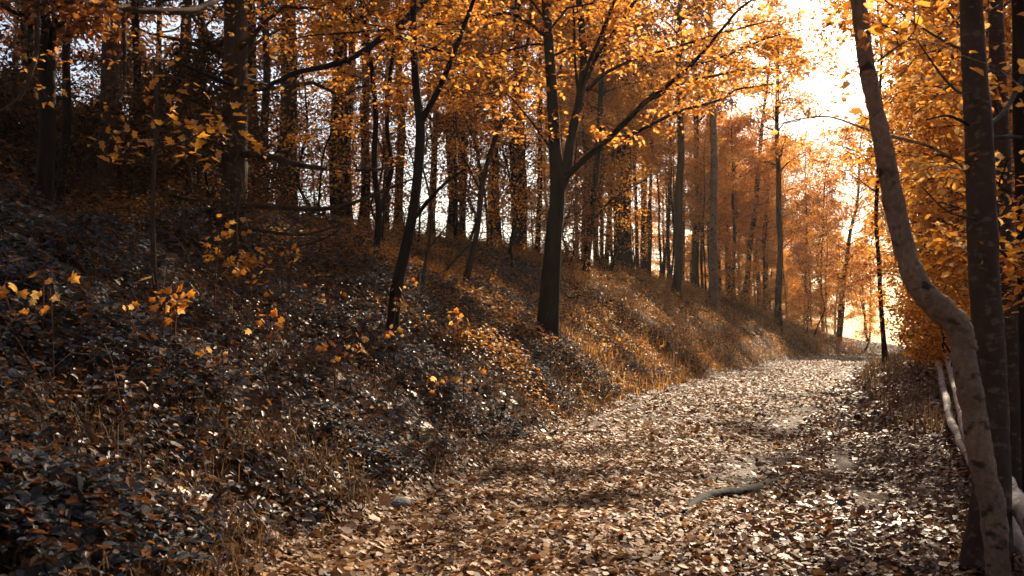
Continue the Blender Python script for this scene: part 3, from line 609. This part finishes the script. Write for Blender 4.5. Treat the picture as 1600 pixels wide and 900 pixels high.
# ------------------------------------------------------------------ wood: individually placed trunks
placed = []
def ground_at(x, y):
    Y = np.arange(6, 90, .1)
    g = HORIZON - (height((x - 800) / FPX * Y, Y) - EYE) * FPX / Y
    k = np.nonzero(g <= y)[0]
    k = k[0] if len(k) else int(np.argmin(g))
    X = (x - 800) / FPX * Y[k]
    return np.array([X, Y[k], float(height(X, Y[k]))])
spots = [  # base x, base y, trunk width, kind, bark, leaf, label
    (62, 352, 30, 'tall', 'bark_dark', 'rust', 'dark trunk with rusty leaves near the left edge, behind the thicket'),
    (92, 345, 16, 'pole', 'bark_dark', 'rust', 'thin dark trunk second from the left edge, behind the thicket'),
    (163, 345, 34, 'conifer', 'bark_conifer', 'needle', 'broad dark conifer trunk between the left edge and the yellow-leaved sapling'),
    (215, 340, 16, 'pole', 'bark_dark', 'rust', 'thin shaded trunk just left of the yellow-leaved sapling'),
    (278, 335, 24, 'conifer', 'bark_conifer', 'needle', 'dark conifer trunk between the yellow-leaved sapling and the thick spruce'),
    (308, 330, 14, 'pole', 'bark_dark', 'rust', 'thin dark trunk left of the thick spruce'),
    (393, 330, 20, 'pole', 'bark_mid', 'gold', 'brown trunk half hidden behind the right side of the thick spruce'),
    (448, 305, 32, 'conifer', 'bark_conifer', 'needle', 'thick dark trunk standing alone against the sky right of the spruce'),
    (531, 285, 22, 'tall', 'bark_dark', 'gold', 'trunk wrapped in golden leaves right of the lone thick trunk'),
    (566, 300, 16, 'pole', 'bark_dark', 'gold', 'dark trunk just left of the thin twin-stemmed tree'),
    (622, 290, 15, 'pole', 'bark_mid', 'gold', 'brown trunk seen just left of the forked tree'),
    (672, 300, 12, 'pole', 'bark_mid', 'gold', 'thin pale brown trunk just right of the fork of the forked tree'),
    (706, 328, 20, 'tall', 'bark_dark', 'gold', 'sturdy dark trunk right of the forked tree on the bank top'),
    (722, 335, 11, 'pole', 'bark_dark', 'gold', 'thin trunk close beside the sturdy dark trunk on the bank top'),
    (775, 345, 13, 'pole', 'bark_dark', 'gold', 'thin dark trunk above the leaning brown sapling'),
    (812, 365, 17, 'pole', 'bark_dark', 'gold', 'dark trunk close left of the large two-stemmed tree'),
    (885, 400, 10, 'under', 'bark_mid', 'gold', 'small golden tree directly behind the large two-stemmed tree'),
    (976, 392, 26, 'conifer', 'bark_dark', 'rust', 'thick dark trunk at the top of the far bank'),
    (1055, 466, 15, 'pole', 'bark_mid', 'gold', 'straight grey brown trunk on the far bank slope'),
    (1086, 440, 24, 'pole', 'bark_dark', 'rust', 'thick dark trunk between the two straight trunks of the far bank slope'),
    (1114, 478, 16, 'pole', 'bark_smooth', 'gold', 'pale brown trunk low on the far bank, leaning right'),
    (1160, 470, 10, 'pole', 'bark_dark', 'gold', 'thin dark trunk right of the pale leaning trunk'),
    (1216, 508, 11, 'pole', 'bark_dark', 'gold', 'dark trunk low on the bank beside the far path'),
    (1270, 526, 12, 'under', 'bark_dark', 'gold', 'dark trunk leaning right at the foot of the far bank'),
    (1310, 528, 10, 'tall', 'bark_mid', 'gold', 'golden tree leaning over the far end of the path'),
    (1348, 545, 7, 'under', 'bark_dark', 'gold', 'very thin straight trunk at the far end of the path'),
]
R0 = {'tall': (.15, .17, .19, .15, .17, .19), 'pole': (.17,) * 3, 'conifer': (.27,) * 3, 'under': (.045,) * 4, 'bush': (.03,) * 3}
for n, (x, y, w, kind, bark, lf, lab) in enumerate(spots):
    p = ground_at(x, y); nq = {'tall': 6, 'under': 4}.get(kind, 3); q = n % nq
    sc = np.clip(w / 2 / FPX * p[1] / (R0[kind][q] * 1.05), .55, 1.5) if kind != 'under' else 1.3
    p[2] -= .05
    t = plant(kind, q, p, n * 2.1, float(sc), bark, lf, 'conifer_tree' if kind == 'conifer' else 'woodland_tree', lab, 'tree')
    if 'leaning' in lab: t.rotation_euler = (0, R(7), t.rotation_euler[2])
    placed.append((p[0], p[1], 1.2))
for v in (Ym, Yf, Ys, Y2, Y4): pass

def free(X, Y, d):
    for a, b, r in placed:
        if (a - X) ** 2 + (b - Y) ** 2 < (d * .5 + r * .5) ** 2: return False
    return True
def off(s, Y):
    sl = .204 + .0046 * min(max(Y, 0), 90); ca = 1 / math.sqrt(1 + sl * sl)
    return float(xc(Y)) + s * ca, Y - s * sl * ca
def in_view(X, Y, m=1.5): return Y > 4 and abs(X) < .52 * Y + m

def scatter(n, srange, yrange, d, kinds, group, labels, scr=(.8, 1.2), power=1.0, view=True, seed=1, cat='tree', name=None, lim=None, pxmax=9, pxmin=-9):
    g = np.random.default_rng(seed); made = 0; tries = 0
    while made < n and tries < n * 60:
        tries += 1
        Y = yrange[0] + (yrange[1] - yrange[0]) * g.random() ** power; s = g.uniform(*srange)
        X, Y = off(s, Y)
        if Y > 4 and not pxmin < X / Y < pxmax: continue
        if Y > 90 and abs(s) < 5 or lim is not None and abs(s) < np.interp(Y, *lim): continue
        if not (view is False or in_view(X, Y, 2.5)) or not free(X, Y, d): continue
        kind, bark, lf = kinds[g.integers(len(kinds))]
        q = int(g.integers({'tall': 6, 'under': 4}.get(kind, 3)))
        lab = labels if isinstance(labels, str) else labels[kind]
        plant(kind, q, (X, Y, float(height(X, Y)) - .06), g.uniform(0, 6.28), g.uniform(*scr) * (1 + (.55 * min(max((Y - 40) / 40, 0), 1) if kind in ('tall', 'pole') and 0 < s and Y < 92 else 0)), bark, lf, name or {'conifer': 'conifer_tree', 'under': 'understory_tree', 'bush': 'shrub'}.get(kind, 'woodland_tree'), lab, cat, group)
        placed.append((X, Y, d)); made += 1
    return made

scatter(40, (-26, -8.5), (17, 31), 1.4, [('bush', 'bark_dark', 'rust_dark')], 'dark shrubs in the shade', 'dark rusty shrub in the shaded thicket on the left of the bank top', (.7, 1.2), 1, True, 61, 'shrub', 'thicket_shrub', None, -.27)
scatter(26, (-19, -4.5), (26, 90), 1.6, [('pole', 'bark_dark', 'gold'), ('pole', 'bark_mid', 'gold'), ('pole', 'bark_dark', 'gold'), ('tall', 'bark_mid', 'gold')], 'trees of the wood on the left bank',
        'dark slender trunk with golden leaves in the wood on top of the left bank', (.75, 1.15), .9, True, 62, lim=([26, 45, 85], [9, 9.5, 7.5]))
scatter(18, (-15, -3.2), (34, 90), 1.3, [('under', 'bark_mid', 'gold'), ('under', 'bark_dark', 'rust'), ('under', 'bark_mid', 'gold')], 'golden saplings under the trees of the left bank',
        'low golden-leaved young tree under the trees of the left bank', (.45, .95), .8, True, 63, lim=([24, 45, 62], [8, 6.5, 4.6]))
scatter(46, (3.8, 22), (20, 92), 1.9, [('tall', 'bark_mid', 'gold'), ('tall', 'bark_dark', 'gold'), ('pole', 'bark_dark', 'gold')], 'trees of the wood right of the path',
        'golden-leaved tree in the wood on the right side of the path', (.75, 1.1), .9, True, 64, lim=([20, 45, 70], [5.6, 5, 3.8]))
scatter(40, (4.3, 14), (15, 88), 1.3, [('under', 'bark_dark', 'gold'), ('under', 'bark_mid', 'gold'), ('under', 'bark_mid', 'rust')], 'young trees right of the path',
        'young golden tree with low leaves beside the right side of the path', (.5, 1.0), .9, True, 65, lim=([15, 40, 80], [5.4, 6, 6.5]))
scatter(16, (4.8, 10), (8.5, 34), 1.2, [('bush', 'bark_dark', 'rust'), ('bush', 'bark_dark', 'gold')], 'shrubs along the right side of the path',
        'low leafy shrub by the log fence right of the path', (.5, 1.0), .9, True, 66, 'shrub', 'roadside_shrub')

scatter(30, (-34, 30), (92, 135), 2.4, [('tall', 'bark_mid', 'gold'), ('under', 'bark_mid', 'gold'), ('tall', 'bark_dark', 'gold')], 'trees past the end of the path',
        'hazy golden tree in the far wood past the end of the path', (.8, 1.2), 1, True, 67)

scatter(24, (-15, -4.5), (36, 92), 1.0, [('pole', 'bark_dark', 'gold'), ('pole', 'bark_dark', 'rust'), ('pole', 'bark_mid', 'gold')], 'thin trunks crowded on the far bank',
        'thin straight trunk in the crowded stand at the top of the far bank', (.5, .95), .9, True, 68, lim=([36, 60, 90], [9.5, 9, 6]))
scatter(12, (-22, -7), (-16, 6), 3.2, [('conifer', 'bark_conifer', 'needle'), ('tall', 'bark_dark', 'gold')], 'unseen trees added to block sky light', 'unseen dark tree added beside and behind the viewpoint to block sky light', (.9, 1.2), 1, False, 69)  # unseen trees added around the viewpoint to keep sky light off the bank
scatter(9, (4.5, 16), (-16, 3), 3.0, [('tall', 'bark_dark', 'gold'), ('conifer', 'bark_conifer', 'needle')], 'unseen trees added to block sky light', 'unseen dark tree added beside and behind the viewpoint to block sky light', (.9, 1.2), 1, False, 70)

scatter(24, (-16, -6), (26, 62), 1.2, [('sparse', 'bark_dark', 'gold'), ('sparse', 'bark_mid', 'rust'), ('sparse', 'bark_dark', 'gold')], 'half-bare saplings on the bank top',
        'half-bare young tree with scattered golden leaves on the bank top', (.6, 1.1), .8, True, 71, lim=([26, 40, 60], [6.5, 7.5, 8]), name='bare_sapling')
scatter(10, (4.5, 12), (22, 70), 1.2, [('sparse', 'bark_dark', 'gold')], 'half-bare saplings right of the path',
        'half-bare young tree with scattered golden leaves right of the path', (.6, 1.1), .8, True, 72, name='bare_sapling')

scatter(20, (-22, -7), (24, 44), 1.0, [('sparse', 'bark_dark', 'gold'), ('sparse', 'bark_dark', 'rust'), ('under', 'bark_dark', 'rust')], 'tangled saplings behind the forked tree',
        'tangled half-bare sapling on the bank top between the spruce and the large two-stemmed tree', (.6, 1.15), 1, True, 73, name='tangled_sapling', pxmax=-.03, pxmin=-.25)
scatter(16, (-30, -9), (18, 34), 1.3, [('sparse', 'bark_dark', 'rust'), ('under', 'bark_dark', 'rust_dark'), ('pole', 'bark_dark', 'rust')], 'rusty trees behind the thicket',
        'rusty-leaved tree among the dark trunks behind the thicket at the top left', (.8, 1.3), 1, True, 74, pxmax=-.33, pxmin=-.62)
for bx, bY, bs, bl in ((1385, 37, 1.1, 'slim golden tree just left of the bent trunk, farther along the path'),):
    X_ = (bx - 800) / FPX * bY
    plant('slim', 0, (X_, bY, float(height(X_, bY)) - .05), bx * .7, bs, 'bark_dark', 'gold', 'woodland_tree', bl, 'tree')

scatter(30, (-15, -4.5), (32, 88), .8, [('slim', 'bark_dark', 'gold'), ('slim', 'bark_dark', 'rust'), ('slim', 'bark_dark', 'gold')], 'slim trunks screening the bank top',
        'very slim dark trunk in the screen of trunks along the bank crest', (.7, 1.1), .9, True, 76, lim=([32, 60, 90], [8.5, 8, 5]))

# ------------------------------------------------------------------ pale log fence on the right
fb = px(1484, 622, 14.5); fb[2] = float(height(fb[0], fb[1]))
fence = thing('log_fence', 'pale stripped two-rail log fence running behind the trunks at the right edge', 'fence', fb)
g = np.random.default_rng(8)
for pts, r0, r1 in (([(1730, 985, 4.6), (1592, 790, 6.9), (1545, 735, 8.4), (1512, 690, 10.2), (1491, 612, 15.2), (1475, 550, 24)], .06, .085),
                    ([(1650, 985, 5.5), (1588, 850, 6.9), (1510, 712, 10.0), (1486, 640, 14.0), (1470, 566, 22)], .035, .06)):
    Q = smooth_line(np.array([px(*p) for p in pts]), 8)
    Q = Q + np.cumsum(g.normal(size=Q.shape) * .012, 0) * np.array([1, .3, 1]); m_ = MB(); tube(m_, Q, np.linspace(r0, r1, len(Q)), 10, knob=.07, rng=g)
    obj('rail', m_.mesh('rail', origin=fb), M['bark_birch'], fence)
for Yp, xp in ((9.0, 1533), (13.2, 1499), (18.5, 1486), (24, 1477)):
    p = px(xp, 600, Yp); z = float(height(p[0], p[1])); top = max(z + .55, EYE - .55)
    m_ = MB(); tube(m_, [(p[0] + .09, p[1] + .1, z - .2), (p[0] + .10, p[1] + .1, z + .3), (p[0] + .09, p[1] + .1, top)], [.06, .055, .05], 8, knob=.06, rng=g)
    obj('post', m_.mesh('post', origin=fb), M['bark_dark'], fence)

# ------------------------------------------------------------------ the autumn air
def haze(density, aniso, col):
    m, t, b, out = mat_new('haze'); t.nodes.remove(b)
    v = t.nodes.new('ShaderNodeVolumePrincipled'); v.inputs['Density'].default_value = density
    v.inputs['Anisotropy'].default_value = aniso; v.inputs['Color'].default_value = (*col, 1)
    t.links.new(v.outputs[0], out.inputs['Volume'])
    a, lo, hi = 440, -22, 32
    V = [(x, y, z) for z in (lo, hi) for y in (-a, a) for x in (-a, a)]
    mb = MB(); mb.add(V, [np.array([(0, 2, 3, 1), (4, 5, 7, 6), (0, 1, 5, 4), (2, 6, 7, 3), (0, 4, 6, 2), (1, 3, 7, 5)])])
    o = obj('haze', mb.mesh('haze', smooth=False), m); tag(o, 'thin warm haze between the trees', None, None, 'stuff')
haze(.0002, .5, (1.0, .90, .76))

# ------------------------------------------------------------------ stones, half-buried root
def stone(x, y, w, lab, flat=.5, seed=1):
    p = hit(x, y); g = np.random.default_rng(seed); r = w / FPX * p[1] / 2
    import bmesh
    bm = bmesh.new(); bmesh.ops.create_icosphere(bm, subdivisions=3, radius=1)
    k = g.normal(size=(5, 3)) * 1.1; ph = g.uniform(0, 6, 5)
    for v in bm.verts:
        c = np.array(v.co); d = 1 + .16 * sum(math.sin(c @ k[i] * 1.6 + ph[i]) for i in range(5)) * .5
        v.co = (c[0] * d * r, c[1] * d * r * .8, c[2] * d * r * flat)
    me = bpy.data.meshes.new('stone'); bm.to_mesh(me); bm.free()
    for q in me.polygons: q.use_smooth = True
    o = obj('stone', me, M['stone']); o.location = p + np.array([0, 0, r * flat * .3]); o.rotation_euler = (0, 0, g.uniform(0, 6))
    return tag(o, lab, 'stone')
stone(627, 792, 42, 'dark grey stone at the foot of the bank, lower of two at the path edge', .45, 1)
stone(706, 760, 40, 'grey stone at the foot of the bank, upper of two at the path edge', .35, 2)
stone(548, 870, 44, 'dark flat stone among the leaves at the bottom, left of the path', .3, 3)
stone(786, 735, 14, 'small round grey stone on the left margin of the path', .6, 4)
stone(1076, 812, 22, 'grey stone next to the left end of the half-buried root', .5, 5)
stone(380, 888, 34, 'grey stone at the bottom edge beneath the brambles', .5, 6)
stone(1282, 815, 30, 'dark stone in the leaves right of the half-buried root', .4, 7)

g = np.random.default_rng(9)
P = []
for x, y in ((1066, 806), (1094, 788), (1120, 780), (1150, 778), (1178, 771), (1200, 762), (1232, 748)):
    h_ = hit(x, y); P.append(h_)
P = smooth_line(np.array(P), 4); m_ = MB()
tube(m_, P + np.array([0, 0, .012]), np.interp(np.linspace(0, 1, len(P)), [0, .15, .5, .8, 1], [.02, .07, .085, .07, .015]), 9, knob=.1, rng=g)
o = obj('tree_root', m_.mesh('tree_root', origin=P[0]), M['bark_dark']); o.location = P[0]
tag(o, 'dark half-buried root lying across the leafy path', 'root')

# ------------------------------------------------------------------ undergrowth on the bank
def ground_normal(X, Y):
    e = .15; dx = (height(X + e, Y) - height(X - e, Y)) / (2 * e); dy = (height(X, Y + e) - height(X, Y - e)) / (2 * e)
    return nrmz(np.stack([-dx, -dy, np.ones_like(dx)], -1))
def sample_bank(n, t0, t1, y0, y1, g, pw=1.0, side=-1, edge=2.45):
    Y = y0 * (y1 / y0) ** (g.random(n) ** pw); t = t0 + (t1 - t0) * g.random(n)
    s = side * (edge + t); sl = .204 + .0046 * np.clip(Y, 0, 90); ca = 1 / np.sqrt(1 + sl * sl)
    X = xc(Y) + s * ca; Y2 = Y - s * sl * ca
    k = (np.abs(X) < .53 * np.maximum(Y2, 0) + 2.2) & (Y2 > 2.0)
    return X[k], Y2[k]

g = np.random.default_rng(77)
def bramble_layer(name, n, t0, t1, y0, y1, L, matname, label, thresh=.40, hmax=.8, trif=True, seed=0, tpl=T_OVAL, edge=2.45, pxmax=None):
    X, Y = sample_bank(n, t0, t1, y0, y1, g, edge=edge)
    c = fbm(X * .55 + seed, Y * .55 + 3 * seed, 3); keep = g.random(len(X)) < np.clip((c - thresh) * 8 + .45, .25, 1)
    X, Y, c = X[keep], Y[keep], c[keep]
    hc = np.clip((c - thresh + .10) * 3.0, .10, 1) * hmax * np.clip(1, 0, 1)
    if pxmax is not None: k_ = X / Y < pxmax + .08 * (c - .45); X, Y, c, hc = X[k_], Y[k_], c[k_], hc[k_]
    s = -lat(X, Y) - 2.3; hc = hc * np.clip(.25 + s / 1.6, .2, 1)
    Z = height(X, Y) + .03 + hc * np.sqrt(g.random(len(X)))
    Nn = ground_normal(X, Y) * .6 + np.array([0, 0, .7]) + g.normal(size=(len(X), 3)) * .34
    U = g.normal(size=(len(X), 3)); Nn = nrmz(Nn); U = nrmz(U - (U * Nn).sum(1, keepdims=True) * Nn); W = np.cross(Nn, U)
    P = np.stack([X, Y, Z], 1); mb = MB(); Ls = L * g.uniform(.6, 1.3, len(X))
    if trif:
        for a in (0, 1.25, -1.25):
            D = U * math.cos(a) + W * math.sin(a)
            add_leaves(mb, P + D * .01, Nn + D * -.18 + g.normal(size=P.shape) * .12, Ls * (1.1 if a == 0 else .9), .72, tpl, g, D, 1.2)
    else:
        add_leaves(mb, P, Nn, Ls, .66, tpl, g, U, 1.2)
    o = obj(name, mb.mesh(name), M[matname]); tag(o, label, None, None, 'stuff'); return o
bramble_layer('bramble_undergrowth', 84000, .0, 13, 4.5, 22, .072, 'bramble', 'grey bramble leaves with sky sheen in their colour, covering the shaded bank', .42, .75, True, 0)
bramble_layer('bramble_undergrowth', 18000, .0, 13, 19, 32, .085, 'bramble', 'bramble leaves on the middle of the bank', .46, .7, True, 5)
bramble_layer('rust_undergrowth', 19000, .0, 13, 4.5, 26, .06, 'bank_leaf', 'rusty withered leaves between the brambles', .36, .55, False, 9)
bramble_layer('rust_undergrowth', 80000, .0, 12, 16, 85,   .085, 'sun_toned_gold', 'orange ground leaves on the far bank, lightened as if sunlit', .36, .6, False, 13)

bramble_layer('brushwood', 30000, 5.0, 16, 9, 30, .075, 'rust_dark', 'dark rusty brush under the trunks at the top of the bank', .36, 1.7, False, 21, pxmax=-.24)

bramble_layer('brushwood', 16000, 6.0, 14, 18, 46, .08, 'rust', 'rusty brush along the crest of the bank', .40, 1.1, False, 27)

# blades of dry grass
def grass_layer(n, t0, t1, y0, y1, H, w, label, side=-1, edge=2.35, seed=0, thresh=.42, matn='grass'):
    X, Y = sample_bank(n, t0, t1, y0, y1, g, side=side, edge=edge)
    c = fbm(X * .8 + 40 + seed, Y * .8 + seed, 3); keep = g.random(len(X)) < np.clip((c - thresh) * 9 + .3, .06, 1)
    X, Y = X[keep], Y[keep]; n = len(X)
    B = np.stack([X, Y, height(X, Y) - .01], 1); h = H * g.uniform(.4, 1.25, n)[:, None]
    d = g.normal(size=(n, 2)); d = np.column_stack([d / np.linalg.norm(d, axis=1, keepdims=True), np.zeros(n)]) + np.array([.25, -.35, 0]); 
    side_ = nrmz(np.cross(d, [0, 0, 1.])); lean = g.uniform(.15, .9, n)[:, None]
    rows = []
    for q, wd in ((0, 1), (.4, .9), (.75, .6), (1, .08)):
        c_ = B + np.array([0, 0, 1]) * h * (q - .35 * lean * q * q) + d * h * lean * q * q
        rows += [c_ - side_ * w * wd / 2, c_ + side_ * w * wd / 2]
    V = np.stack(rows, 1); o_ = (np.arange(n) * 8)[:, None, None]
    f = np.array([(0, 1, 3, 2), (2, 3, 5, 4), (4, 5, 7, 6)])
    mb = MB(); mb.add(V.reshape(-1, 3), [(f[None] + o_).reshape(-1, 4)])
    o = obj('dry_grass', mb.mesh('dry_grass'), M[matn]); tag(o, label, None, None, 'stuff'); return o
grass_layer(26000, -.05, 2.2, 4.5, 30, .28, .007, 'brown dry grass along the foot of the bank')
grass_layer(22000, 1.5, 12, 4.5, 26, .36, .008, 'dry grass growing between the brambles', seed=4, thresh=.5)
grass_layer(22000, -.1, 9, 20, 85, .40, .018, 'orange dry grass on the far bank, lightened as if sunlit', seed=8, thresh=.40, matn='sun_toned_gold')
grass_layer(22000, -.1, 9, 18, 85, .42, .016, 'straw coloured dry grass on the far bank', seed=15, thresh=.42)
grass_layer(9000, .4, 3, 14, 80, .45, .016, 'dry grass on the right verge of the path', side=1, edge=2.5, seed=12)

# arching bramble canes
mb = MB(); X, Y = sample_bank(520, .3, 11, 4.5, 28, g)
for x, y in zip(X, Y):
    a = g.uniform(0, 6.28); L = g.uniform(.4, 1.3); hh = g.uniform(.25, .8); tt = np.linspace(0, 1, 6)
    xx, yy = x + np.cos(a) * L * tt, y + np.sin(a) * L * tt
    tube(mb, np.stack([xx, yy, height(x, y) + hh * 4 * tt * (1 - tt * .75) * .9 - .02], 1), .0045 * (1 - .6 * tt), 4, cap=False)
o = obj('bramble_canes', mb.mesh('bramble_canes'), M['stem']); tag(o, 'thin brown canes arching through the undergrowth', None, None, 'stuff')

# seedlings with a few big yellow leaves among the brambles
VS = []
for q in range(4):
    gg = np.random.default_rng(900 + q); st, lf = MB(), MB(); hgt = .55 + .15 * q
    P = smooth_line(np.array([(0, 0, -.05), (.02, .01, hgt * .5), (.05 * (q - 1), .03, hgt)]), 4); tube(st, P, .008, 5)
    k = 9 + 2 * q; LP = P[-1] + gg.normal(size=(k, 3)) * np.array([.13, .13, .09])
    add_leaves(lf, LP, np.array([0, -.5, .7]) + gg.normal(size=(k, 3)) * .5, gg.uniform(.06, .115, k), .95, T_MAPLE, gg)
    a, b = st.mesh('stem'), lf.mesh('leaves'); a.materials.append(M['stem']); b.materials.append(M['gold']); VS.append((a, b))
sd = [(20, 570), (62, 572), (250, 568), (335, 466), (385, 470), (262, 575), (268, 590), (547, 628), (520, 612), (512, 502), (450, 470), (612, 555), (618, 572), (583, 590), (706, 560), (714, 575),
      (690, 650), (722, 645), (415, 612), (850, 520), (895, 555), (948, 556), (1000, 556), (1027, 560), (430, 505), (560, 540), (640, 480), (760, 470), (330, 620)]
lab_s = {(547, 628): 'seedling with one large bright yellow leaf cluster low on the bank', (850, 520): 'small yellow-leaved seedling against the foot of the large two-stemmed tree',
         (20, 570): 'yellow-leaved seedling in the brambles at the left edge', (62, 572): 'second yellow-leaved seedling from the left edge, in the brambles'}
for n, (x, y) in enumerate(sd):
    p = hit(x, y + 22); a, b = VS[n % 4]
    t = thing('maple_seedling', lab_s.get((x, y), 'small yellow-leaved seedling poking out of the undergrowth on the bank'), 'seedling', p, 'yellow-leaved seedlings on the bank')
    t.rotation_euler = (0, 0, g.uniform(-.8, .8)); s = g.uniform(.75, 1.1); t.scale = (s, s, s)
    obj('stem', a, None, t); obj('leaves', b, None, t)

# ------------------------------------------------------------------ fallen leaves
def litter(n, s0, s1, y0, y1, L, matname, name, label, tpl=T_CURL, seed=0, lift=.02, tilt=.35, thin=None, sunk=0):
    Y = y0 * (y1 / y0) ** g.random(n); s = g.uniform(s0, s1, n)
    s = s + .35 * (vnoise(Y * .8 + seed, s * 0 + 11) - .5) * 2 * (np.abs(s) > 1.8)
    sl = .204 + .0046 * np.clip(Y, 0, 90); ca = 1 / np.sqrt(1 + sl * sl)
    X = xc(Y) + s * ca; Y2 = Y - s * sl * ca
    k = (Y2 > 2.5) & (np.abs(X) < .53 * Y2 + 1.5)
    if thin is not None: k &= g.random(n) < thin(X, Y2, s)
    X, Y2 = X[k], Y2[k]; n = len(X)
    Z = height(X, Y2) + lift + .03 * g.random(n) ** 2
    N = ground_normal(X, Y2) + g.normal(size=(n, 3)) * np.array([tilt, tilt, .1])
    mb = MB(); add_leaves(mb, np.stack([X, Y2, Z], 1), N, L * np.clip(g.lognormal(-.10, .34, n), .35, 1.8), g.uniform(.5, .95, n), tpl, g, None, g.uniform(-.5, .9, n))
    o = obj(name, mb.mesh(name), M[matname]); tag(o, label, None, None, 'stuff'); return o
sb = lambda Y: np.interp(Y, [6, 10, 19, 35, 55], [.2, .7, 1.6, 2.2, 2.3])
bare = lambda X, Y, s: np.clip(1.12 - 1.05 * np.exp(-((s - sb(Y)) / .55) ** 2) * np.clip((fbm(X * .5, Y * .35, 3) - .30) * 5, 0, 1) * np.clip((Y - 7) / 4, .3, 1)
                               - .5 * np.exp(-((s + .9) / .5) ** 2) * np.clip((fbm(X * .4 + 9, Y * .3, 3) - .42) * 6, 0, 1), .10, 1) * np.clip(1.6 - (s - sb(Y)) * 1.4, .12, 1)
right = lambda X, Y, s: np.clip((s - sb(Y)) * 2.2, 0, 1)
litter(124000, -2.8, 2.9, 3.2, 16, .053, 'litter', 'fallen_leaves', 'tan fallen leaves on the near part of the track', T_CURL, 1, thin=bare)
litter(74000, -2.7, 3.2, 14, 85, .078, 'litter', 'fallen_leaves', 'tan fallen leaves on the far part of the track', T_OVAL, 2, thin=bare, tilt=.3)
litter(86000, .2, 5.5, 3.0, 18, .057, 'shade_toned_litter', 'fallen_leaves', 'fallen leaves on the right verge, darkened to look shaded', T_CURL, 3, tilt=.45, thin=right)
litter(40000, 1.4, 6.0, 16, 70, .09, 'shade_toned_litter', 'fallen_leaves', 'fallen leaves farther along the right verge, darkened to look shaded', T_OVAL, 4, tilt=.4, thin=right)
litter(26000, -14, -2.4, 4, 40, .09, 'shade_toned_litter', 'fallen_leaves', 'fallen leaves lying under the brambles', T_OVAL, 5, tilt=.4, lift=.04)
litter(30000, -14, 14, 68, 135, .16, 'litter', 'fallen_leaves', 'leaf litter past the end of the track', T_OVAL, 6, tilt=.4)
